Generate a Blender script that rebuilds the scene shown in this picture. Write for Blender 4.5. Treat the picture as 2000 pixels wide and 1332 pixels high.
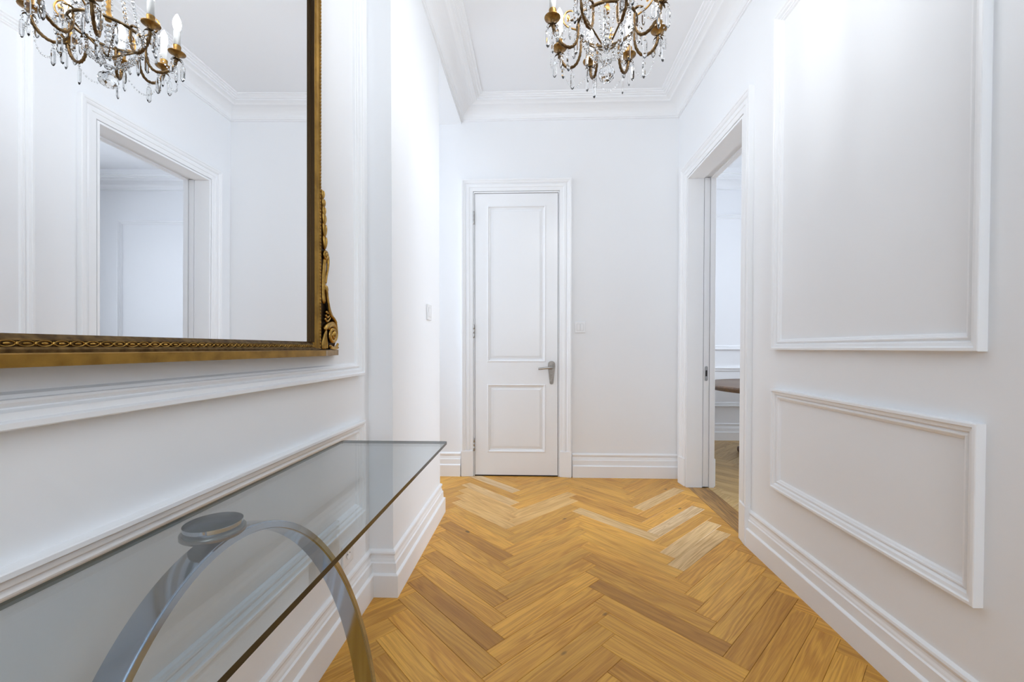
import bpy, bmesh, math, random
from mathutils import Vector, Matrix

# ------------------------------------------------------------------ scene, camera, light, exposure
sc = bpy.context.scene
for o in list(bpy.data.objects):
    bpy.data.objects.remove(o)
col = sc.collection

FPX = 810.9                                   # focal length in pixels of the 2000 px frame
CAM_R = ((0.999415, 0.034198, 0.000300),      # camera right
         (0.000833, -0.015580, -0.999878),    # camera down
         (-0.034189, 0.999294, -0.015599))    # camera forward
cam_d = bpy.data.cameras.new('camera')
cam = bpy.data.objects.new('camera', cam_d)
col.objects.link(cam)
r, d, f = CAM_R
cam.matrix_world = Matrix(((r[0], -d[0], -f[0], 0.0),
                           (r[1], -d[1], -f[1], 0.0),
                           (r[2], -d[2], -f[2], 1.104),
                           (0, 0, 0, 1)))
cam_d.sensor_width = 36.0
cam_d.lens = FPX / 2000.0 * 36.0
cam_d.shift_x = (1000 - 1019.57) / 2000
cam_d.shift_y = (692.3 - 666) / 2000
cam_d.clip_start = 0.02
sc.camera = cam

w = bpy.data.worlds.new('world')
sc.world = w
w.use_nodes = True
w.node_tree.nodes['Background'].inputs['Color'].default_value = (0.75, 0.83, 1.0, 1)
w.node_tree.nodes['Background'].inputs['Strength'].default_value = 0.6


def area(name, loc, target, sx, sy, power, color):
    l = bpy.data.lights.new(name, 'AREA')
    l.shape = 'RECTANGLE'
    l.size, l.size_y = sx, sy
    l.energy = power
    l.color = color
    o = bpy.data.objects.new(name, l)
    o.location = loc
    o.rotation_euler = (Vector(target) - Vector(loc)).to_track_quat('-Z', 'Y').to_euler()
    col.objects.link(o)
    return o


# daylight from the windows of the neighbouring rooms
area('passage_daylight', (-2.55, 3.15, 1.7), (0.0, 3.15, 1.4), 0.75, 2.2, 16, (0.84, 0.91, 1.0))
dl = area('dining_room_daylight', (4.9, 3.5, 1.75), (0.0, 2.9, 1.45), 1.9, 2.2, 49, (0.83, 0.90, 1.0))
dl.data.spread = math.radians(115)
area('hall_rear_fill', (0.35, -2.35, 1.75), (0.3, 1.0, 1.4), 1.2, 2.0, 34, (0.83, 0.915, 1.0))  # fill light added behind the camera to brighten the near hall

sc.view_settings.view_transform = 'Standard'
sc.view_settings.look = 'None'
sc.view_settings.gamma = 1.0
sc.view_settings.use_curve_mapping = False
sc.view_settings.exposure = 0.48
sc.cycles.use_adaptive_sampling = True
sc.cycles.adaptive_threshold = 0.04
sc.cycles.use_light_tree = False
sc.cycles.max_bounces = 7
sc.cycles.diffuse_bounces = 5
sc.cycles.glossy_bounces = 6
sc.cycles.transmission_bounces = 6
sc.cycles.transparent_max_bounces = 16
sc.cycles.use_denoising = True
sc.cycles.caustics_reflective = False
sc.cycles.caustics_refractive = False
sc.cycles.sample_clamp_indirect = 6.0
BULB_STRENGTH = 95.0

# ------------------------------------------------------------------ materials
def new_mat(name):
    m = bpy.data.materials.new(name)
    m.use_nodes = True
    nt = m.node_tree
    return m, nt, nt.nodes['Principled BSDF']


def paint(name, colr, rough, bump=0.0, spec=0.35):
    m, nt, p = new_mat(name)
    tc = nt.nodes.new('ShaderNodeTexCoord')
    n = nt.nodes.new('ShaderNodeTexNoise')
    n.inputs['Scale'].default_value = 3.0
    n.inputs['Detail'].default_value = 3.0
    nt.links.new(tc.outputs['Object'], n.inputs['Vector'])
    mr = nt.nodes.new('ShaderNodeMapRange')
    mr.inputs['To Min'].default_value = 0.985
    mr.inputs['To Max'].default_value = 1.0
    nt.links.new(n.outputs['Fac'], mr.inputs['Value'])
    mx = nt.nodes.new('ShaderNodeMix')
    mx.data_type = 'RGBA'
    mx.blend_type = 'MULTIPLY'
    mx.inputs['Factor'].default_value = 1.0
    mx.inputs['A'].default_value = (*colr, 1)
    nt.links.new(mr.outputs['Result'], mx.inputs['B'])
    nt.links.new(mx.outputs['Result'], p.inputs['Base Color'])
    p.inputs['Roughness'].default_value = rough
    p.inputs['Specular IOR Level'].default_value = 0.15 if rough > 0.6 else spec
    if bump:
        n2 = nt.nodes.new('ShaderNodeTexNoise')
        n2.inputs['Scale'].default_value = 260.0
        nt.links.new(tc.outputs['Object'], n2.inputs['Vector'])
        b = nt.nodes.new('ShaderNodeBump')
        b.inputs['Strength'].default_value = bump
        b.inputs['Distance'].default_value = 0.0006
        nt.links.new(n2.outputs['Fac'], b.inputs['Height'])
        nt.links.new(b.outputs['Normal'], p.inputs['Normal'])
    return m


WALL = paint('white_wall_paint', (0.905, 0.917, 0.935), 0.72, 0.08)
CEIL = paint('white_ceiling_paint', (0.895, 0.908, 0.93), 0.7, 0.05)
TRIM = paint('white_satin_trim_paint', (0.915, 0.925, 0.94), 0.32)
DOORP = paint('white_door_paint', (0.905, 0.915, 0.93), 0.28)
PLASTIC = paint('white_switch_plastic', (0.86, 0.862, 0.87), 0.25)
GAP = paint('dark_joint', (0.10, 0.075, 0.05), 0.8)
BLACK = paint('black_recess', (0.02, 0.02, 0.02), 0.5)


def metal(name, colr, rough, dark=None, scale=18.0):
    m, nt, p = new_mat(name)
    p.inputs['Metallic'].default_value = 1.0
    p.inputs['Roughness'].default_value = rough
    p.inputs['Base Color'].default_value = (*colr, 1)
    if dark:
        tc = nt.nodes.new('ShaderNodeTexCoord')
        n = nt.nodes.new('ShaderNodeTexNoise')
        n.inputs['Scale'].default_value = scale
        n.inputs['Detail'].default_value = 5.0
        nt.links.new(tc.outputs['Object'], n.inputs['Vector'])
        cr = nt.nodes.new('ShaderNodeValToRGB')
        cr.color_ramp.elements[0].position = 0.36
        cr.color_ramp.elements[0].color = (*dark, 1)
        cr.color_ramp.elements[1].position = 0.62
        cr.color_ramp.elements[1].color = (*colr, 1)
        nt.links.new(n.outputs['Fac'], cr.inputs['Fac'])
        nt.links.new(cr.outputs['Color'], p.inputs['Base Color'])
        mr = nt.nodes.new('ShaderNodeMapRange')
        mr.inputs['To Min'].default_value = rough + 0.12
        mr.inputs['To Max'].default_value = rough
        nt.links.new(n.outputs['Fac'], mr.inputs['Value'])
        nt.links.new(mr.outputs['Result'], p.inputs['Roughness'])
    return m


CHROME = metal('polished_chrome', (0.50, 0.555, 0.645), 0.10)
STEEL = metal('satin_nickel', (0.42, 0.41, 0.40), 0.32)
DSTEEL = metal('dark_satin_steel', (0.22, 0.20, 0.175), 0.25)
BRONZE = metal('aged_nickel_handle', (0.36, 0.33, 0.30), 0.38, (0.24, 0.22, 0.20), 30)
GILT = metal('antique_gilt', (0.37, 0.21, 0.047), 0.25, (0.24, 0.132, 0.03), 28)
GILT_HI = metal('burnished_gilt', (0.52, 0.32, 0.085), 0.24, (0.30, 0.17, 0.04), 40)
GILT_BLACK_SHADE = metal('blackened_gilt_and_cove_shade', (0.05, 0.03, 0.014), 0.5)  # darkened bracket ground; on the frame slip it paints cove shadow
GILT_DARK = metal('aged_dark_gilt', (0.17, 0.105, 0.04), 0.42, (0.08, 0.046, 0.018), 75)
BRASS = metal('aged_brass', (0.36, 0.205, 0.06), 0.36, (0.15, 0.085, 0.035), 55)
ARMBRASS = metal('dark_twisted_brass', (0.16, 0.095, 0.04), 0.36, (0.07, 0.043, 0.022), 55)
BRASS_DARK = metal('darkened_brass', (0.16, 0.10, 0.045), 0.4, (0.06, 0.04, 0.02), 40)
GOLD = metal('bright_gilt', (0.75, 0.45, 0.14), 0.3, (0.5, 0.28, 0.08), 60)
MIRROR = metal('silvered_mirror', (0.93, 0.94, 0.95), 0.0)

# dark bonded disc with a radial brushed sheen
PUCK, nt, p = new_mat('dark_radial_brushed_disc')
p.inputs['Metallic'].default_value = 1.0
p.inputs['Base Color'].default_value = (0.012, 0.022, 0.026, 1)
p.inputs['Roughness'].default_value = 0.28
p.inputs['Anisotropic'].default_value = 0.85
tg = nt.nodes.new('ShaderNodeTangent')
tg.direction_type = 'RADIAL'
tg.axis = 'Z'
nt.links.new(tg.outputs['Tangent'], p.inputs['Tangent'])


def crystal(name, ior=1.52, tint=(1, 1, 1), rough=0.0):
    m, nt, p = new_mat(name)
    p.inputs['Base Color'].default_value = (*tint, 1)
    p.inputs['Transmission Weight'].default_value = 1.0
    p.inputs['Roughness'].default_value = rough
    p.inputs['IOR'].default_value = ior
    return m


CRYSTAL = crystal('cut_crystal')

# thin clear plate glass: clear body with a fresnel sheen
PLATE = bpy.data.materials.new('clear_plate_glass')
PLATE.use_nodes = True
nt = PLATE.node_tree
nt.nodes.remove(nt.nodes['Principled BSDF'])
tr = nt.nodes.new('ShaderNodeBsdfTransparent')
tr.inputs['Color'].default_value = (0.86, 0.90, 0.918, 1)
gl = nt.nodes.new('ShaderNodeBsdfGlossy')
gl.inputs['Roughness'].default_value = 0.0
lw = nt.nodes.new('ShaderNodeLayerWeight')
lw.inputs['Blend'].default_value = 0.5
pw = nt.nodes.new('ShaderNodeMath')
pw.operation = 'POWER'
pw.inputs[1].default_value = 5.0
nt.links.new(lw.outputs['Facing'], pw.inputs[0])
fr = nt.nodes.new('ShaderNodeMath')
fr.operation = 'MULTIPLY_ADD'
fr.inputs[1].default_value = 0.96
fr.inputs[2].default_value = 0.04
nt.links.new(pw.outputs[0], fr.inputs[0])
mx = nt.nodes.new('ShaderNodeMixShader')
nt.links.new(fr.outputs[0], mx.inputs['Fac'])
nt.links.new(tr.outputs['BSDF'], mx.inputs[1])
nt.links.new(gl.outputs['BSDF'], mx.inputs[2])
nt.links.new(mx.outputs['Shader'], nt.nodes['Material Output'].inputs['Surface'])

EDGE2, nt, p = new_mat('grey_green_glass_edge')
p.inputs['Base Color'].default_value = (0.12, 0.14, 0.13, 1)
p.inputs['Roughness'].default_value = 0.1
EDGE, nt, p = new_mat('dark_glass_edge')
p.inputs['Base Color'].default_value = (0.022, 0.022, 0.016, 1)
p.inputs['Roughness'].default_value = 0.12

BULB, nt, p = new_mat('lit_candle_bulb')
p.inputs['Base Color'].default_value = (1, 0.97, 0.92, 1)
p.inputs['Emission Color'].default_value = (0.93, 0.965, 1.0, 1)
p.inputs['Emission Strength'].default_value = BULB_STRENGTH
SLEEVE = paint('white_candle_sleeve', (0.84, 0.83, 0.80), 0.18)


def wood(name, along, light, dark, rough, use_object=True, sat=1.0):
    """oak with grain running along one local axis; the tone comes from the object's own colour"""
    m, nt, p = new_mat(name)
    tc = nt.nodes.new('ShaderNodeTexCoord')
    oi = nt.nodes.new('ShaderNodeObjectInfo')
    rnd = nt.nodes.new('ShaderNodeVectorMath')
    rnd.operation = 'MULTIPLY_ADD'
    cmb = nt.nodes.new('ShaderNodeCombineXYZ')
    ml = nt.nodes.new('ShaderNodeMath')
    ml.operation = 'MULTIPLY'
    ml.inputs[1].default_value = 37.0
    nt.links.new(oi.outputs['Random'], ml.inputs[0])
    for i in range(3):
        nt.links.new(ml.outputs[0], cmb.inputs[i])
    mp = nt.nodes.new('ShaderNodeMapping')
    mp.inputs['Scale'].default_value = {'x': (1.6, 22, 22), 'y': (22, 1.6, 22)}[along]
    nt.links.new(tc.outputs['Object'], mp.inputs['Vector'])
    add = nt.nodes.new('ShaderNodeVectorMath')
    add.operation = 'ADD'
    nt.links.new(mp.outputs['Vector'], add.inputs[0])
    nt.links.new(cmb.outputs['Vector'], add.inputs[1])
    # broad cathedral figure: warped bands
    n1 = nt.nodes.new('ShaderNodeTexNoise')
    n1.inputs['Scale'].default_value = 0.75
    n1.inputs['Detail'].default_value = 2.0
    n1.inputs['Distortion'].default_value = 0.6
    nt.links.new(add.outputs['Vector'], n1.inputs['Vector'])
    rings = nt.nodes.new('ShaderNodeMath')
    rings.operation = 'MULTIPLY'
    rings.inputs[1].default_value = 46.0
    nt.links.new(n1.outputs['Fac'], rings.inputs[0])
    sn = nt.nodes.new('ShaderNodeMath')
    sn.operation = 'SINE'
    nt.links.new(rings.outputs[0], sn.inputs[0])
    # fine fibres
    mp2 = nt.nodes.new('ShaderNodeMapping')
    mp2.inputs['Scale'].default_value = {'x': (9, 260, 260), 'y': (260, 9, 260)}[along]
    nt.links.new(tc.outputs['Object'], mp2.inputs['Vector'])
    add2 = nt.nodes.new('ShaderNodeVectorMath')
    add2.operation = 'ADD'
    nt.links.new(mp2.outputs['Vector'], add2.inputs[0])
    nt.links.new(cmb.outputs['Vector'], add2.inputs[1])
    n2 = nt.nodes.new('ShaderNodeTexNoise')
    n2.inputs['Scale'].default_value = 1.0
    n2.inputs['Detail'].default_value = 3.0
    nt.links.new(add2.outputs['Vector'], n2.inputs['Vector'])
    # soft large tone drift
    n3 = nt.nodes.new('ShaderNodeTexNoise')
    n3.inputs['Scale'].default_value = 0.22
    nt.links.new(add.outputs['Vector'], n3.inputs['Vector'])
    s1 = nt.nodes.new('ShaderNodeMath')
    s1.operation = 'MULTIPLY_ADD'
    s1.inputs[1].default_value = 0.105
    s1.inputs[2].default_value = 0.0
    nt.links.new(sn.outputs[0], s1.inputs[0])
    s2 = nt.nodes.new('ShaderNodeMath')
    s2.operation = 'MULTIPLY_ADD'
    s2.inputs[1].default_value = 0.60
    nt.links.new(n2.outputs['Fac'], s2.inputs[0])
    nt.links.new(s1.outputs[0], s2.inputs[2])
    s3 = nt.nodes.new('ShaderNodeMath')
    s3.operation = 'MULTIPLY_ADD'
    s3.inputs[1].default_value = 0.40
    nt.links.new(n3.outputs['Fac'], s3.inputs[0])
    nt.links.new(s2.outputs[0], s3.inputs[2])
    cr = nt.nodes.new('ShaderNodeValToRGB')
    cr.color_ramp.elements[0].position = 0.28
    cr.color_ramp.elements[0].color = (*dark, 1)
    cr.color_ramp.elements[1].position = 0.72
    cr.color_ramp.elements[1].color = (*light, 1)
    nt.links.new(s3.outputs[0], cr.inputs['Fac'])
    # a few knots
    mp3 = nt.nodes.new('ShaderNodeMapping')
    mp3.inputs['Scale'].default_value = {'x': (4.5, 9, 9), 'y': (9, 4.5, 9)}[along]
    nt.links.new(tc.outputs['Object'], mp3.inputs['Vector'])
    add3 = nt.nodes.new('ShaderNodeVectorMath')
    add3.operation = 'ADD'
    nt.links.new(mp3.outputs['Vector'], add3.inputs[0])
    nt.links.new(cmb.outputs['Vector'], add3.inputs[1])
    vo = nt.nodes.new('ShaderNodeTexVoronoi')
    vo.inputs['Scale'].default_value = 0.8
    nt.links.new(add3.outputs['Vector'], vo.inputs['Vector'])
    kn = nt.nodes.new('ShaderNodeMapRange')
    kn.inputs['From Min'].default_value = 0.045
    kn.inputs['From Max'].default_value = 0.085
    kn.inputs['To Min'].default_value = 0.30
    kn.inputs['To Max'].default_value = 1.0
    nt.links.new(vo.outputs['Distance'], kn.inputs['Value'])
    m1 = nt.nodes.new('ShaderNodeMix')
    m1.data_type = 'RGBA'
    m1.blend_type = 'MULTIPLY'
    m1.inputs['Factor'].default_value = 1.0
    nt.links.new(cr.outputs['Color'], m1.inputs['A'])
    nt.links.new(kn.outputs['Result'], m1.inputs['B'])
    m2 = nt.nodes.new('ShaderNodeMix')
    m2.data_type = 'RGBA'
    m2.blend_type = 'MULTIPLY'
    m2.inputs['Factor'].default_value = 1.0
    nt.links.new(m1.outputs['Result'], m2.inputs['A'])
    nt.links.new(oi.outputs['Color'], m2.inputs['B'])
    nt.links.new(m2.outputs['Result'], p.inputs['Base Color'])
    p.inputs['Roughness'].default_value = rough
    p.inputs['Specular IOR Level'].default_value = 0.5
    b = nt.nodes.new('ShaderNodeBump')
    b.inputs['Strength'].default_value = 0.10
    b.inputs['Distance'].default_value = 0.0008
    nt.links.new(n2.outputs['Fac'], b.inputs['Height'])
    nt.links.new(b.outputs['Normal'], p.inputs['Normal'])
    return m


OAK = wood('oiled_oak', 'x', (0.80, 0.43, 0.070), (0.49, 0.215, 0.024), 0.36)
OAK_DARK = wood('dark_figured_oak', 'y', (0.52, 0.28, 0.075), (0.15, 0.068, 0.016), 0.36)
TABLEWOOD = wood('brown_table_wood', 'x', (0.22, 0.13, 0.075), (0.08, 0.045, 0.025), 0.4)

# ------------------------------------------------------------------ mesh helpers
def link(name, me, mat, parent=None, smooth=False):
    if mat:
        for m in (mat if isinstance(mat, (list, tuple)) else (mat,)):
            me.materials.append(m)
    if smooth:
        for f in me.polygons:
            f.use_smooth = True
    o = bpy.data.objects.new(name, me)
    col.objects.link(o)
    if parent:
        o.parent = parent
    return o


def from_bm(name, bm, mat, parent=None, smooth=False):
    bmesh.ops.recalc_face_normals(bm, faces=bm.faces[:])
    me = bpy.data.meshes.new(name)
    bm.to_mesh(me)
    bm.free()
    return link(name, me, mat, parent, smooth)


def add_box(bm, x0, x1, y0, y1, z0, z1):
    vs = [bm.verts.new(p) for p in ((x0, y0, z0), (x1, y0, z0), (x1, y1, z0), (x0, y1, z0),
                                    (x0, y0, z1), (x1, y0, z1), (x1, y1, z1), (x0, y1, z1))]
    for f in ((0, 3, 2, 1), (4, 5, 6, 7), (0, 1, 5, 4), (1, 2, 6, 5), (2, 3, 7, 6), (3, 0, 4, 7)):
        bm.faces.new([vs[i] for i in f])


def boxes(name, lst, mat, parent=None):
    bm = bmesh.new()
    for b in lst:
        add_box(bm, *b)
    return from_bm(name, bm, mat, parent)


def bevel_box(name, b, rad, mat, parent=None, seg=2):
    bm = bmesh.new()
    add_box(bm, *b)
    bmesh.ops.bevel(bm, geom=bm.edges[:], offset=rad, segments=seg, profile=0.6, affect='EDGES')
    return from_bm(name, bm, mat, parent)


def add_sweep(bm, path, prof, fmap, closed=False):
    """prof: (offset to the left of the path, height); corners are mitred"""
    n = len(path)
    P = [Vector(p) for p in path]
    offs = []
    for i in range(n):
        if closed or 0 < i < n - 1:
            a = (P[i] - P[i - 1]).normalized()
            b = (P[(i + 1) % n] - P[i]).normalized()
        elif i == 0:
            a = b = (P[1] - P[0]).normalized()
        else:
            a = b = (P[i] - P[i - 1]).normalized()
        na, nb = Vector((-a.y, a.x)), Vector((-b.y, b.x))
        m = (na + nb)
        m = m / max(m.dot(na), 1e-6)
        offs.append(m)
    rings = []
    for i in range(n):
        rings.append([bm.verts.new(fmap(P[i].x + offs[i].x * t, P[i].y + offs[i].y * t, h)) for t, h in prof])
    k = len(prof)
    for i in range(n if closed else n - 1):
        A, B = rings[i], rings[(i + 1) % n]
        for j in range(k - 1):
            bm.faces.new((A[j], A[j + 1], B[j + 1], B[j]))
    if not closed:
        bm.faces.new(rings[0])
        bm.faces.new(rings[-1][::-1])


def sweep(name, path, prof, fmap, mat, closed=False, parent=None):
    bm = bmesh.new()
    add_sweep(bm, path, prof, fmap, closed)
    return from_bm(name, bm, mat, parent)


def add_lathe(bm, prof, seg=24, c=(0, 0, 0), rot=0.0, sx=1.0, sy=1.0):
    rings = []
    for r_, z in prof:
        if r_ < 1e-6:
            rings.append([bm.verts.new((c[0], c[1], c[2] + z))])
        else:
            rings.append([bm.verts.new((c[0] + sx * r_ * math.cos(rot + 2 * math.pi * i / seg),
                                        c[1] + sy * r_ * math.sin(rot + 2 * math.pi * i / seg), c[2] + z)) for i in range(seg)])
    for A, B in zip(rings, rings[1:]):
        if len(A) == 1 and len(B) == 1:
            continue
        for i in range(seg):
            j = (i + 1) % seg
            if len(A) == 1:
                bm.faces.new((A[0], B[j], B[i]))
            elif len(B) == 1:
                bm.faces.new((A[i], A[j], B[0]))
            else:
                bm.faces.new((A[i], A[j], B[j], B[i]))


def lathe(name, prof, mat, parent=None, seg=24, c=(0, 0, 0), smooth=True, rot=0.0):
    bm = bmesh.new()
    add_lathe(bm, prof, seg, c, rot)
    return from_bm(name, bm, mat, parent, smooth)


def add_tube(bm, pts, radii, seg=10, up=(0, 0, 1), lobes=0, twist=0.0, flat=1.0):
    """tapered tube along 3-D points; flat squashes it along the second frame axis"""
    P = [Vector(p) for p in pts]
    n = len(P)
    if not isinstance(radii, (list, tuple)):
        radii = [radii] * n
    ref = Vector(up)
    rings = []
    s = 0.0
    for i in range(n):
        t = (P[min(i + 1, n - 1)] - P[max(i - 1, 0)]).normalized()
        a = ref - t * ref.dot(t)
        if a.length < 1e-5:
            a = t.orthogonal()
        a.normalize()
        b = t.cross(a)
        ref = a
        if i:
            s += (P[i] - P[i - 1]).length
        ring = []
        for k in range(seg):
            th = 2 * math.pi * k / seg
            rr = radii[i] * (1 + (0.16 * math.cos(lobes * th - twist * s) if lobes else 0))
            ring.append(bm.verts.new(P[i] + a * (rr * math.cos(th) * flat) + b * (rr * math.sin(th))))
        rings.append(ring)
    for A, B in zip(rings, rings[1:]):
        for k in range(seg):
            j = (k + 1) % seg
            bm.faces.new((A[k], A[j], B[j], B[k]))
    bm.faces.new(rings[0][::-1])
    bm.faces.new(rings[-1])


def smooth_path(ctrl, n):
    """Catmull-Rom through control points"""
    C = [Vector(c) for c in ctrl]
    C = [C[0] * 2 - C[1]] + C + [C[-1] * 2 - C[-2]]
    out = []
    m = len(C) - 3
    for i in range(n):
        u = i / (n - 1) * m
        k = min(int(u), m - 1)
        t = u - k
        a, b, c, d_ = C[k:k + 4]
        out.append(0.5 * ((2 * b) + (c - a) * t + (2 * a - 5 * b + 4 * c - d_) * t * t + (3 * b - a - 3 * c + d_) * t ** 3))
    return out


def tag(o, label=None, cat=None, group=None, kind=None):
    if label:
        o['label'] = label
    if cat:
        o['category'] = cat
    if group:
        o['group'] = group
    if kind:
        o['kind'] = kind
    return o


def empty(name, loc, rot=(0, 0, 0)):
    o = bpy.data.objects.new(name, None)
    o.empty_display_size = 0.1
    o.location = loc
    o.rotation_euler = rot
    col.objects.link(o)
    return o


def struct(o, label, cat):
    return tag(o, label, cat, kind='structure')


def to_local(o):
    """keep world-built vertices in place under an unrotated parent"""
    o.matrix_parent_inverse = Matrix.Translation(-Vector(o.parent.location)) if o.parent else Matrix()
    return o


# ------------------------------------------------------------------ the room shell
XR, XL, XC, YB = 1.197, -0.748, -0.640, 3.560      # right wall, left wall, pier face, back wall
YC0, YC1 = 1.827, 2.733                            # the pier
ZC, ZCR = 3.166, 3.035                             # ceiling, underside of the cornice
Y0 = -2.4                                          # rear end of the hall
DY0, DY1, DZ = 2.447, 3.333, 2.445                 # doorway in the right wall
BX0, BX1, BZ = -0.548, 0.206, 2.440                # doorway in the back wall
XR2 = 1.405                                        # dining-room face of the right wall

ceiling = struct(boxes('ceiling', [(-0.9, XR + 0.1, Y0 - 0.1, YB + 0.1, ZC, ZC + 0.1)], CEIL), 'flat white hall ceiling inside the cornice', 'ceiling')
struct(boxes('wall_right', [(XR, XR2, Y0 - 0.1, DY0, 0, ZC), (XR, XR2, DY1, YB + 1.6, 0, ZC), (XR, XR2, DY0, DY1, DZ, ZC)], WALL),
       'white right wall of the hall with the open doorway', 'wall')
struct(boxes('wall_left', [(XL - 0.15, XL, Y0 - 0.1, YC0, 0, ZC)], WALL), 'white left wall behind the gilt mirror', 'wall')
struct(boxes('wall_pier', [(XL - 0.15, XC, YC0, YC1, 0, ZC)], WALL), 'white pier projecting beside the glass table', 'wall')
struct(boxes('wall_header', [(XL, XC, Y0, YC0, ZCR, ZC), (XL - 0.15, XC, YC1, YB, 3.018, ZC)], WALL), 'white beam carrying the cornice above the left side', 'wall')
struct(boxes('wall_back', [(-2.7, BX0, YB, YB + 0.14, 0, ZC), (BX1, XR, YB, YB + 0.14, 0, ZC), (BX0, BX1, YB, YB + 0.14, BZ, ZC)], WALL),
       'white back wall holding the panelled door', 'wall')
struct(boxes('wall_rear', [(XL - 0.15, XR + 0.1, Y0 - 0.12, Y0, 0, ZC)], WALL), 'white wall closing the hall behind the viewer', 'wall')
struct(boxes('wall_passage', [(-2.7, XL - 0.15, YC1 - 0.12, YC1, 0, ZC), (-2.82, -2.7, YC1 - 0.12, YB + 0.14, 0, ZC)], WALL), 'white walls of the side passage on the left', 'wall')
struct(boxes('ceiling_passage', [(-2.7, XL - 0.15, YC1, YB, 3.018, 3.1)], CEIL), 'white ceiling of the side passage', 'ceiling')

# baseboards
BASE = [(0, 0), (0.030, 0), (0.030, 0.096), (0.028, 0.099), (0.019, 0.104), (0.018, 0.146), (0.0125, 0.1505), (0.0115, 0.158),
        (0.0085, 0.166), (0.0075, 0.176), (0.0105, 0.180), (0.0135, 0.188), (0.0115, 0.196), (0.002, 0.203), (0, 0.203)]
xy = lambda a, b, h: (a, b, h)
# hall runs with the room on the left of the travel direction
struct(sweep('baseboard_right', [(XR, Y0), (XR, DY0 - 0.102)], BASE, xy, TRIM), 'tall stepped white baseboard along the right wall', 'baseboard')
struct(sweep('baseboard_left', [(XC - 0.26, YC1), (XC, YC1), (XC, YC0), (XL, YC0), (XL, Y0)], BASE, xy, TRIM),
       'tall stepped white baseboard wrapping the pier and left wall', 'baseboard')
bm = bmesh.new()
add_sweep(bm, [(XR, YB), (BX1 + 0.103, YB)], BASE, xy)
add_sweep(bm, [(BX0 - 0.103, YB), (-2.7, YB)], BASE, xy)
struct(from_bm('baseboard_back', bm, TRIM), 'stepped white baseboard along the back wall', 'baseboard')

# cornice
CROWN = [(0, ZCR), (0.010, ZCR + 0.001), (0.010, ZCR + 0.010), (0.018, ZCR + 0.013), (0.020, ZCR + 0.022)]
for i in range(11):
    a = i / 10 * math.pi / 2
    CROWN.append((0.022 + 0.086 * (1 - math.cos(a)), ZCR + 0.026 + 0.056 * math.sin(a)))
CROWN += [(0.112, ZCR + 0.083), (0.120, ZCR + 0.090), (0.132, ZCR + 0.094), (0.152, ZCR + 0.096), (0.153, ZCR + 0.106), (0.168, ZCR + 0.108),
          (0.170, ZCR + 0.114), (0.186, ZCR + 0.116), (0.188, ZCR + 0.121), (0.204, ZCR + 0.122), (0.206, ZC - 0.0005), (0, ZC - 0.0005)]
struct(sweep('trim_1', [(XC, YB), (XC, Y0), (XR, Y0), (XR, YB)], CROWN, xy, TRIM, closed=True), 'white coved cornice running round the hall ceiling', 'cornice')

# wall panel mouldings
PANEL = [(0, 0), (0, 0.0255), (0.002, 0.027), (0.010, 0.027), (0.013, 0.0235), (0.0135, 0.021), (0.024, 0.0195), (0.028, 0.012), (0.030, 0.0105),
         (0.033, 0.0125), (0.037, 0.0145), (0.041, 0.0135), (0.0425, 0.0095), (0.048, 0.0075), (0.0505, 0.003), (0.052, 0)]


def panel(idx, fmap, u0, u1, v0, v1, label):
    return struct(sweep('trim_%d' % idx, [(u0, v0), (u1, v0), (u1, v1), (u0, v1)], PANEL, fmap, TRIM, closed=True), label, 'moulding')


on_right = lambda u, v, h: (XR - h, u, v)
on_left = lambda u, v, h: (XL + h, u, v)
panel(2, on_right, 1.143, 2.121, 1.095, 2.735, 'tall white panel moulding on the right wall')
panel(3, on_right, 1.143, 2.119, 0.407, 0.901, 'low white panel moulding above the right baseboard')
panel(4, on_left, -0.75, 1.735, 0.990, 2.735, 'tall white panel moulding round the gilt mirror')
panel(5, on_left, -0.75, 1.735, 0.407, 0.797, 'low white panel moulding behind the glass table')
panel(6, on_right, -1.9, 0.88, 1.095, 2.735, 'tall white panel moulding on the right wall behind the viewer')
panel(7, on_right, -1.9, 0.88, 0.407, 0.901, 'low white panel moulding on the right wall behind the viewer')

# door casings (three-sided), with plinth blocks
CASE = [(0, 0), (0, 0.010), (-0.004, 0.0125), (-0.030, 0.0145), (-0.033, 0.0185), (-0.052, 0.0205), (-0.057, 0.0155), (-0.061, 0.0150),
        (-0.066, 0.0220), (-0.074, 0.0260), (-0.082, 0.0265), (-0.085, 0.0300), (-0.097, 0.0310), (-0.100, 0.0290), (-0.100, 0)]


def casing(fmap, u0, u1, top, parent, plinth_z=0.222, flip=False):
    path = [(u0, plinth_z), (u0, top), (u1, top), (u1, plinth_z)]
    prof = CASE if not flip else CASE
    bm = bmesh.new()
    # travel up, across, down keeps the opening on the right; offsets are negative = to the right, so mirror them
    add_sweep(bm, path, [(-t, h) for t, h in prof], fmap)
    c = from_bm('casing', bm, TRIM, parent)
    for s, u in ((-1, u0), (1, u1)):
        bm = bmesh.new()
        a, b = sorted((u, u + s * 0.103))
        pr = [(a, 0.0), (b, 0.0), (b, plinth_z), (a, plinth_z)]
        lo = [bm.verts.new(fmap(x, y, 0)) for x, y in pr]
        # outer edge thicker than the opening edge, rounded at the foot like the photograph's blocks
        hh = lambda x: 0.020 + 0.0155 * abs(x - u) / 0.103
        hi = [bm.verts.new(fmap(x, y, hh(x))) for x, y in pr]
        bm.faces.new(lo)
        bm.faces.new(hi[::-1])
        for i in range(4):
            j = (i + 1) % 4
            bm.faces.new((lo[i], lo[j], hi[j], hi[i]))
        bmesh.ops.bevel(bm, geom=[e for e in bm.edges], offset=0.003, segments=2, affect='EDGES')
        to_local(from_bm('plinth_block', bm, TRIM, parent))
    to_local(c)


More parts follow.
